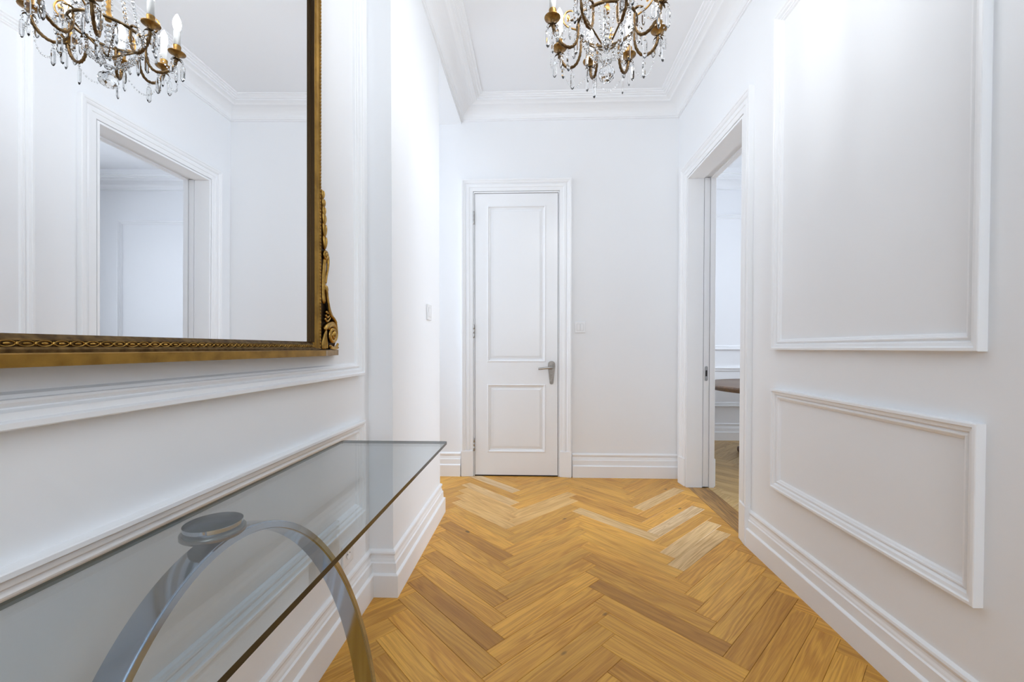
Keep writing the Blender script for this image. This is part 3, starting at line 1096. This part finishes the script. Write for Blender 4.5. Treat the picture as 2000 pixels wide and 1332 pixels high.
def bead(bm, c, s=0.0045, k=1.25, seg=6):
    add_lathe(bm, [(0, -s * k), (s * 0.8, -s * 0.55), (s, 0), (s * 0.8, s * 0.55), (0, s * k)], seg, c)


# one arm (along +x), its fittings as sub-parts, then copies
RP, ZP = 0.214, 2.352
bm = bmesh.new()
apath = smooth_path([(0.113, 0, Z(2.362)), (0.113, 0, Z(2.318)), (0.119, 0, Z(2.284)), (0.136, 0, Z(2.260)), (0.160, 0, Z(2.257)), (0.184, 0, Z(2.272)), (0.203, 0, Z(2.300)), (RP - 0.001, 0, Z(2.334))], 70)
add_tube(bm, apath, [0.0046 + 0.0018 * i / 69 for i in range(70)], 12, up=(0, 1, 0), lobes=3, twist=420.0)
# little leaf bracket at the hoop
add_tube(bm, smooth_path([(0.110, 0, Z(2.362)), (0.124, 0, Z(2.366)), (0.137, 0, Z(2.360)), (0.146, 0, Z(2.357))], 14), [0.0045] * 10 + [0.0035, 0.003, 0.0024, 0.002], 8, up=(0, 1, 0))
arm = from_bm('arm', bm, ARMBRASS, chand, True)
arm['label'] = 'twisted brass arm'
lathe('drip_pan', [(0, Z(2.334)), (0.0075, Z(2.334)), (0.0085, Z(2.342)), (0.0125, Z(2.350)), (0.022, Z(2.3555)), (0.0305, Z(2.3580)), (0.0315, Z(2.3605)), (0.0300, Z(2.3610)), (0.021, Z(2.3585)), (0.010, Z(2.3560)), (0, Z(2.356))], BRASS, arm, 28, (RP, 0, 0))
lathe('candle_cup', [(0, Z(2.356)), (0.0125, Z(2.356)), (0.0140, Z(2.360)), (0.0138, Z(2.384)), (0.0148, Z(2.388)), (0.0140, Z(2.391)), (0, Z(2.391))], BRASS, arm, 20, (RP, 0, 0))
lathe('candle_sleeve', [(0, Z(2.391)), (0.0122, Z(2.391)), (0.0122, Z(2.452)), (0.010, Z(2.455)), (0, Z(2.455))], SLEEVE, arm, 20, (RP, 0, 0))
lathe('candle_bulb', [(0, Z(2.455)), (0.0085, Z(2.456)), (0.0125, Z(2.466)), (0.0150, Z(2.480)), (0.0140, Z(2.494)), (0.0095, Z(2.509)), (0.0040, Z(2.521)), (0, Z(2.526))], BULB, arm, 12, (RP, 0, 0))
bm = bmesh.new()
for q in range(6):
    an = q * math.pi / 3 + 0.3
    ca, sa = math.cos(an), math.sin(an)
    add_tube(bm, [(RP + ca * 0.005, sa * 0.005, Z(2.331)), (RP + ca * 0.010, sa * 0.010, Z(2.335)), (RP + ca * 0.016, sa * 0.016, Z(2.3335)), (RP + ca * 0.021, sa * 0.021, Z(2.3275))], [0.004, 0.0045, 0.0036, 0.0014], 6, flat=0.4)
from_bm('leaf_collar', bm, BRASS_DARK, arm, True)
for (rr, an, zz, me) in ((0.021, 0.3, 2.3265, PEND), (0.021, 0.3 + 2 * math.pi / 3, 2.3265, PEND_S), (0.021, 0.3 + 4 * math.pi / 3, 2.3265, PEND)):
    put('prism_pendant', me, arm, (RP + rr * math.cos(an), rr * math.sin(an), Z(zz)), an)
put('prism_pendant', PEND, arm, (0.152, 0, Z(2.2500)), 0.4)
put('prism_pendant', PEND_S, arm, (0.146, 0, Z(2.3535)), 0.9)
AZ0 = math.radians(10)
arm.rotation_euler = (0, 0, AZ0)
for k in range(1, 8):
    c = arm.copy()
    col.objects.link(c)
    c.parent = chand
    c.rotation_euler = (0, 0, AZ0 + k * math.pi / 4)
    for ch in list(arm.children):
        d_ = ch.copy()
        col.objects.link(d_)
        d_.parent = c

# hoop carrying the arms
bm = bmesh.new()
NH = 48
for (rad, zc, tr0) in ((0.113, 2.356, 0.0050),):
    ring = []
    for i in range(NH):
        a = 2 * math.pi * i / NH
        ring.append([bm.verts.new(((rad + tr0 * math.cos(t)) * math.cos(a), (rad + tr0 * math.cos(t)) * math.sin(a), Z(zc) + 1.3 * tr0 * math.sin(t))) for t in [2 * math.pi * q / 8 for q in range(8)]])
    for i in range(NH):
        A, B = ring[i], ring[(i + 1) % NH]
        for q in range(8):
            bm.faces.new((A[q], A[(q + 1) % 8], B[(q + 1) % 8], B[q]))
from_bm('hoop', bm, BRASS_DARK, chand, True)
# spokes to the centre and the stem up to the ceiling
bm = bmesh.new()
for k in range(4):
    a = math.radians(32 + 90 * k)
    add_tube(bm, smooth_path([(0.113 * math.cos(a), 0.113 * math.sin(a), Z(2.350)), (0.075 * math.cos(a), 0.075 * math.sin(a), Z(2.318)), (0.030 * math.cos(a), 0.030 * math.sin(a), Z(2.280)), (0.004 * math.cos(a), 0.004 * math.sin(a), Z(2.262))], 14), 0.0036, 8)
from_bm('lower_spokes', bm, BRASS_DARK, chand, True)
lathe('stem', [(0, Z(2.40)), (0.010, Z(2.402)), (0.013, Z(2.42)), (0.008, Z(2.44)), (0.008, Z(2.50)), (0.016, Z(2.52)), (0.008, Z(2.54)), (0.007, Z(2.80)), (0.017, Z(2.83)), (0.007, Z(2.86)), (0.006, Z(3.10)), (0, Z(3.10))], BRASS, chand, 16)
lathe('ceiling_canopy', [(0, Z(3.085)), (0.010, Z(3.088)), (0.026, Z(3.105)), (0.050, Z(3.130)), (0.058, Z(3.152)), (0.060, Z(3.1655)), (0, Z(3.1655))], BRASS, chand, 28)
bm = bmesh.new()
for zz, rad in ((2.258, 0.011), (2.276, 0.012), (2.296, 0.013), (2.316, 0.013), (2.336, 0.012), (2.356, 0.013), (2.378, 0.014)):
    add_lathe(bm, [(0, -0.010), (rad * 0.7, -0.007), (rad, 0), (rad * 0.7, 0.007), (0, 0.010)], 8, (0, 0, Z(zz)))
from_bm('crystal_column', bm, CRYSTAL, chand)
# bottom bead and cut ball
bm = bmesh.new()
add_lathe(bm, [(0, -0.0125), (0.009, -0.008), (0.0135, 0), (0.009, 0.009), (0, 0.0135)], 8, (0, 0, Z(2.218)))
from_bm('ball_cap_bead', bm, CRYSTAL, chand)
bm = bmesh.new()
bmesh.ops.create_icosphere(bm, subdivisions=2, radius=0.0325, matrix=Matrix.Translation((0, 0, Z(2.168))))
bl = from_bm('crystal_ball', bm, CRYSTAL, chand)
bl['label'] = 'large faceted crystal ball'

# basket chains from the hoop to the centre, and swags from arm to arm
for k in range(12):
    a = 2 * math.pi * k / 12 + 0.1
    bm = bmesh.new()
    for i in range(13):
        t = i / 12
        rr = 0.108 - 0.078 * t ** 1.3
        zz = 2.348 - 0.105 * math.sin(t * math.pi / 2) - 0.006 * t
        bead(bm, (rr * math.cos(a), rr * math.sin(a), Z(zz)), 0.0046 if i % 3 else 0.0060)
    from_bm('bead_chain', bm, CRYSTAL, chand)
bm = bmesh.new()
for i in range(21):
    t = i / 20
    a = t * math.pi / 4
    rr = RP - 0.008 + 0.012 * math.sin(math.pi * t)
    zz = 2.322 - 0.088 * math.sin(math.pi * t)
    bead(bm, (rr * math.cos(a), rr * math.sin(a), Z(zz)), 0.0040 if i % 2 else 0.0030, 1.2)
sw = from_bm('bead_swag', bm, CRYSTAL, chand)
sw.rotation_euler = (0, 0, AZ0)
for k in range(1, 8):
    c = sw.copy()
    col.objects.link(c)
    c.parent = chand
    c.rotation_euler = (0, 0, AZ0 + k * math.pi / 4)
# chains of flat drops rising from the hoop to the upper crown
for k in range(10):
    a = 2 * math.pi * k / 10 + 0.25
    bm = bmesh.new()
    for i in range(22):
        t = i / 21
        rr = 0.104 - 0.060 * t ** 0.7
        zz = 2.372 + 0.44 * t
        s = 0.0090 - 0.004 * t
        add_lathe(bm, [(0, -s * 1.15), (s * 0.75, -s * 0.6), (s, 0), (s * 0.75, s * 0.6), (0, s * 1.15)], 6, (rr * math.cos(a), rr * math.sin(a), Z(zz)), a, 0.6, 1.0)
    from_bm('drop_chain', bm, CRYSTAL, chand)
lathe('crown_ring', [(0.040, Z(2.815)), (0.048, Z(2.812)), (0.050, Z(2.822)), (0.046, Z(2.835)), (0.030, Z(2.842)), (0.008, Z(2.845)), (0.008, Z(2.835)), (0.028, Z(2.832)), (0.040, Z(2.826)), (0.040, Z(2.815))], BRASS, chand, 32)
# scrolls with gilt rosettes between the arms
bm = bmesh.new()
add_tube(bm, smooth_path([(0.110, 0, Z(2.362)), (0.128, 0, Z(2.372)), (0.150, 0, Z(2.384)), (0.168, 0, Z(2.404)), (0.171, 0, Z(2.428)), (0.158, 0, Z(2.446)), (0.138, 0, Z(2.446)), (0.127, 0, Z(2.432)), (0.130, 0, Z(2.416))], 40), [0.0034] * 30 + [0.003 - 0.0001 * i for i in range(10)], 8, up=(0, 1, 0))
scr = from_bm('scroll', bm, BRASS, chand, True)
bm = bmesh.new()
add_lathe(bm, [(0, 0.008), (0.004, 0.0075), (0.008, 0.005), (0.0115, 0.003), (0.0125, 0), (0.0115, -0.003), (0, -0.004)], 16, (0, 0, 0))
for q in range(10):
    an = q * math.pi / 5
    bmesh.ops.create_uvsphere(bm, u_segments=6, v_segments=4, radius=0.0026, matrix=Matrix.Translation((0.0088 * math.cos(an), 0.0088 * math.sin(an), 0.0045)))
ros = from_bm('rosette', bm, GOLD, scr, True)
ros.location = (0.150, 0, Z(2.420))
ros.rotation_euler = (math.radians(90), 0, math.radians(90))
scr.rotation_euler = (0, 0, math.radians(-17))
put('prism_pendant', PEND_S, scr, (0.170, 0, Z(2.404)), 0.2)
for k in range(1, 4):
    c = scr.copy()
    col.objects.link(c)
    c.parent = chand
    c.rotation_euler = (0, 0, math.radians(-17) + k * math.pi / 2)
    for ch in list(scr.children):
        d_ = ch.copy()
        col.objects.link(d_)
        d_.parent = c
# prisms hung round the hoop
for k in range(8):
    a = AZ0 + math.pi / 8 + k * math.pi / 4
    put('prism_pendant', PEND, chand, (0.119 * math.cos(a), 0.119 * math.sin(a), Z(2.348)), a)

# ------------------------------------------------------------------ switches and sockets
def switch(name, loc, rotz, label):
    """built facing -y"""
    e = tag(empty(name, loc, (0, 0, rotz)), label, 'switch')
    bevel_box('switch_plate', (-0.043, 0.043, -0.0095, 0.0, -0.0455, 0.0455), 0.0018, PLASTIC, e)
    boxes('rocker_seat', [(-0.029, 0.029, -0.0098, -0.0090, -0.029, 0.029)], paint('grey_switch_joint', (0.55, 0.55, 0.56), 0.4), e)
    for s in (-1, 1):
        a, b = sorted((s * 0.0012, s * 0.0275))
        bm = bmesh.new()
        vs = [bm.verts.new(p) for p in ((a, -0.0092, -0.0275), (b, -0.0092, -0.0275), (b, -0.0092, 0.0275), (a, -0.0092, 0.0275),
                                        (a, -0.0112, -0.0275), (b, -0.0112, -0.0275), (b, -0.0128, 0.0275), (a, -0.0128, 0.0275))]
        for f in ((0, 1, 2, 3), (4, 5, 6, 7), (0, 1, 5, 4), (1, 2, 6, 5), (2, 3, 7, 6), (3, 0, 4, 7)):
            bm.faces.new([vs[i] for i in f])
        bmesh.ops.recalc_face_normals(bm, faces=bm.faces[:])
        bmesh.ops.bevel(bm, geom=bm.edges[:], offset=0.0008, segments=1, affect='EDGES')
        from_bm('rocker', bm, PLASTIC, e)
    return e


switch('light_switch', (0.3735, YB - 0.0005, 1.280), 0.0, 'white double rocker switch on the back wall beside the panelled door')
switch('light_switch', (XC + 0.0005, 2.4435, 1.3145), math.radians(90), 'white double rocker switch on the side of the pier')


def socket(name, loc, rotz, label):
    e = tag(empty(name, loc, (0, 0, rotz)), label, 'socket')
    bevel_box('socket_plate', (-0.043, 0.043, -0.009, 0.0, -0.043, 0.043), 0.004, PLASTIC, e)
    bm = bmesh.new()
    add_lathe(bm, [(0.0, 0.0), (0.019, 0.0), (0.020, 0.0005), (0.020, 0.0015)], 24, (0, 0, 0))
    for s in (-1, 1):
        pass
    o = from_bm('socket_well', bm, PLASTIC, e, True)
    o.location = (0, -0.0095, 0)
    o.rotation_euler = (math.radians(90), 0, 0)
    for s in (-1, 1):
        h_ = lathe('pin_hole', [(0, 0), (0.0026, 0), (0.0026, 0.0006), (0, 0.0006)], BLACK, e, 10)
        h_.location = (s * 0.0095, -0.0098, 0)
        h_.rotation_euler = (math.radians(90), 0, 0)
    return e


socket('wall_socket', (XL + 0.0005, 1.600, 0.294), math.radians(90), 'white square wall socket low on the left wall behind the chrome arch')
socket('wall_socket', (2.10, DYB - 0.0005, 0.300), 0.0, 'white square wall socket low on the far dining room wall')

# ------------------------------------------------------------------ round dining table
table = tag(empty('dining_table', (2.50, 4.12, 0)), 'round brown wooden pedestal table in the dining room', 'table')
tt = lathe('table_top', [(0, 0.692), (0.70, 0.692), (0.765, 0.697), (0.775, 0.706), (0.778, 0.716), (0.792, 0.722), (0.800, 0.736), (0.794, 0.7465), (0.78, 0.750), (0, 0.750)], TABLEWOOD, table, 72)
lathe('pedestal', [(0, 0.05), (0.14, 0.05), (0.13, 0.09), (0.08, 0.14), (0.06, 0.20), (0.085, 0.30), (0.10, 0.38), (0.07, 0.46), (0.055, 0.56), (0.09, 0.63), (0.16, 0.6915), (0, 0.6915)], TABLEWOOD, table, 28)
for k in range(4):
    a = math.pi / 4 + k * math.pi / 2
    bm = bmesh.new()
    add_tube(bm, smooth_path([(0.08 * math.cos(a), 0.08 * math.sin(a), 0.13), (0.22 * math.cos(a), 0.22 * math.sin(a), 0.11), (0.38 * math.cos(a), 0.38 * math.sin(a), 0.055), (0.50 * math.cos(a), 0.50 * math.sin(a), 0.030)], 16), [0.045 - 0.001 * i for i in range(16)], 10)
    from_bm('foot', bm, TABLEWOOD, table, True)
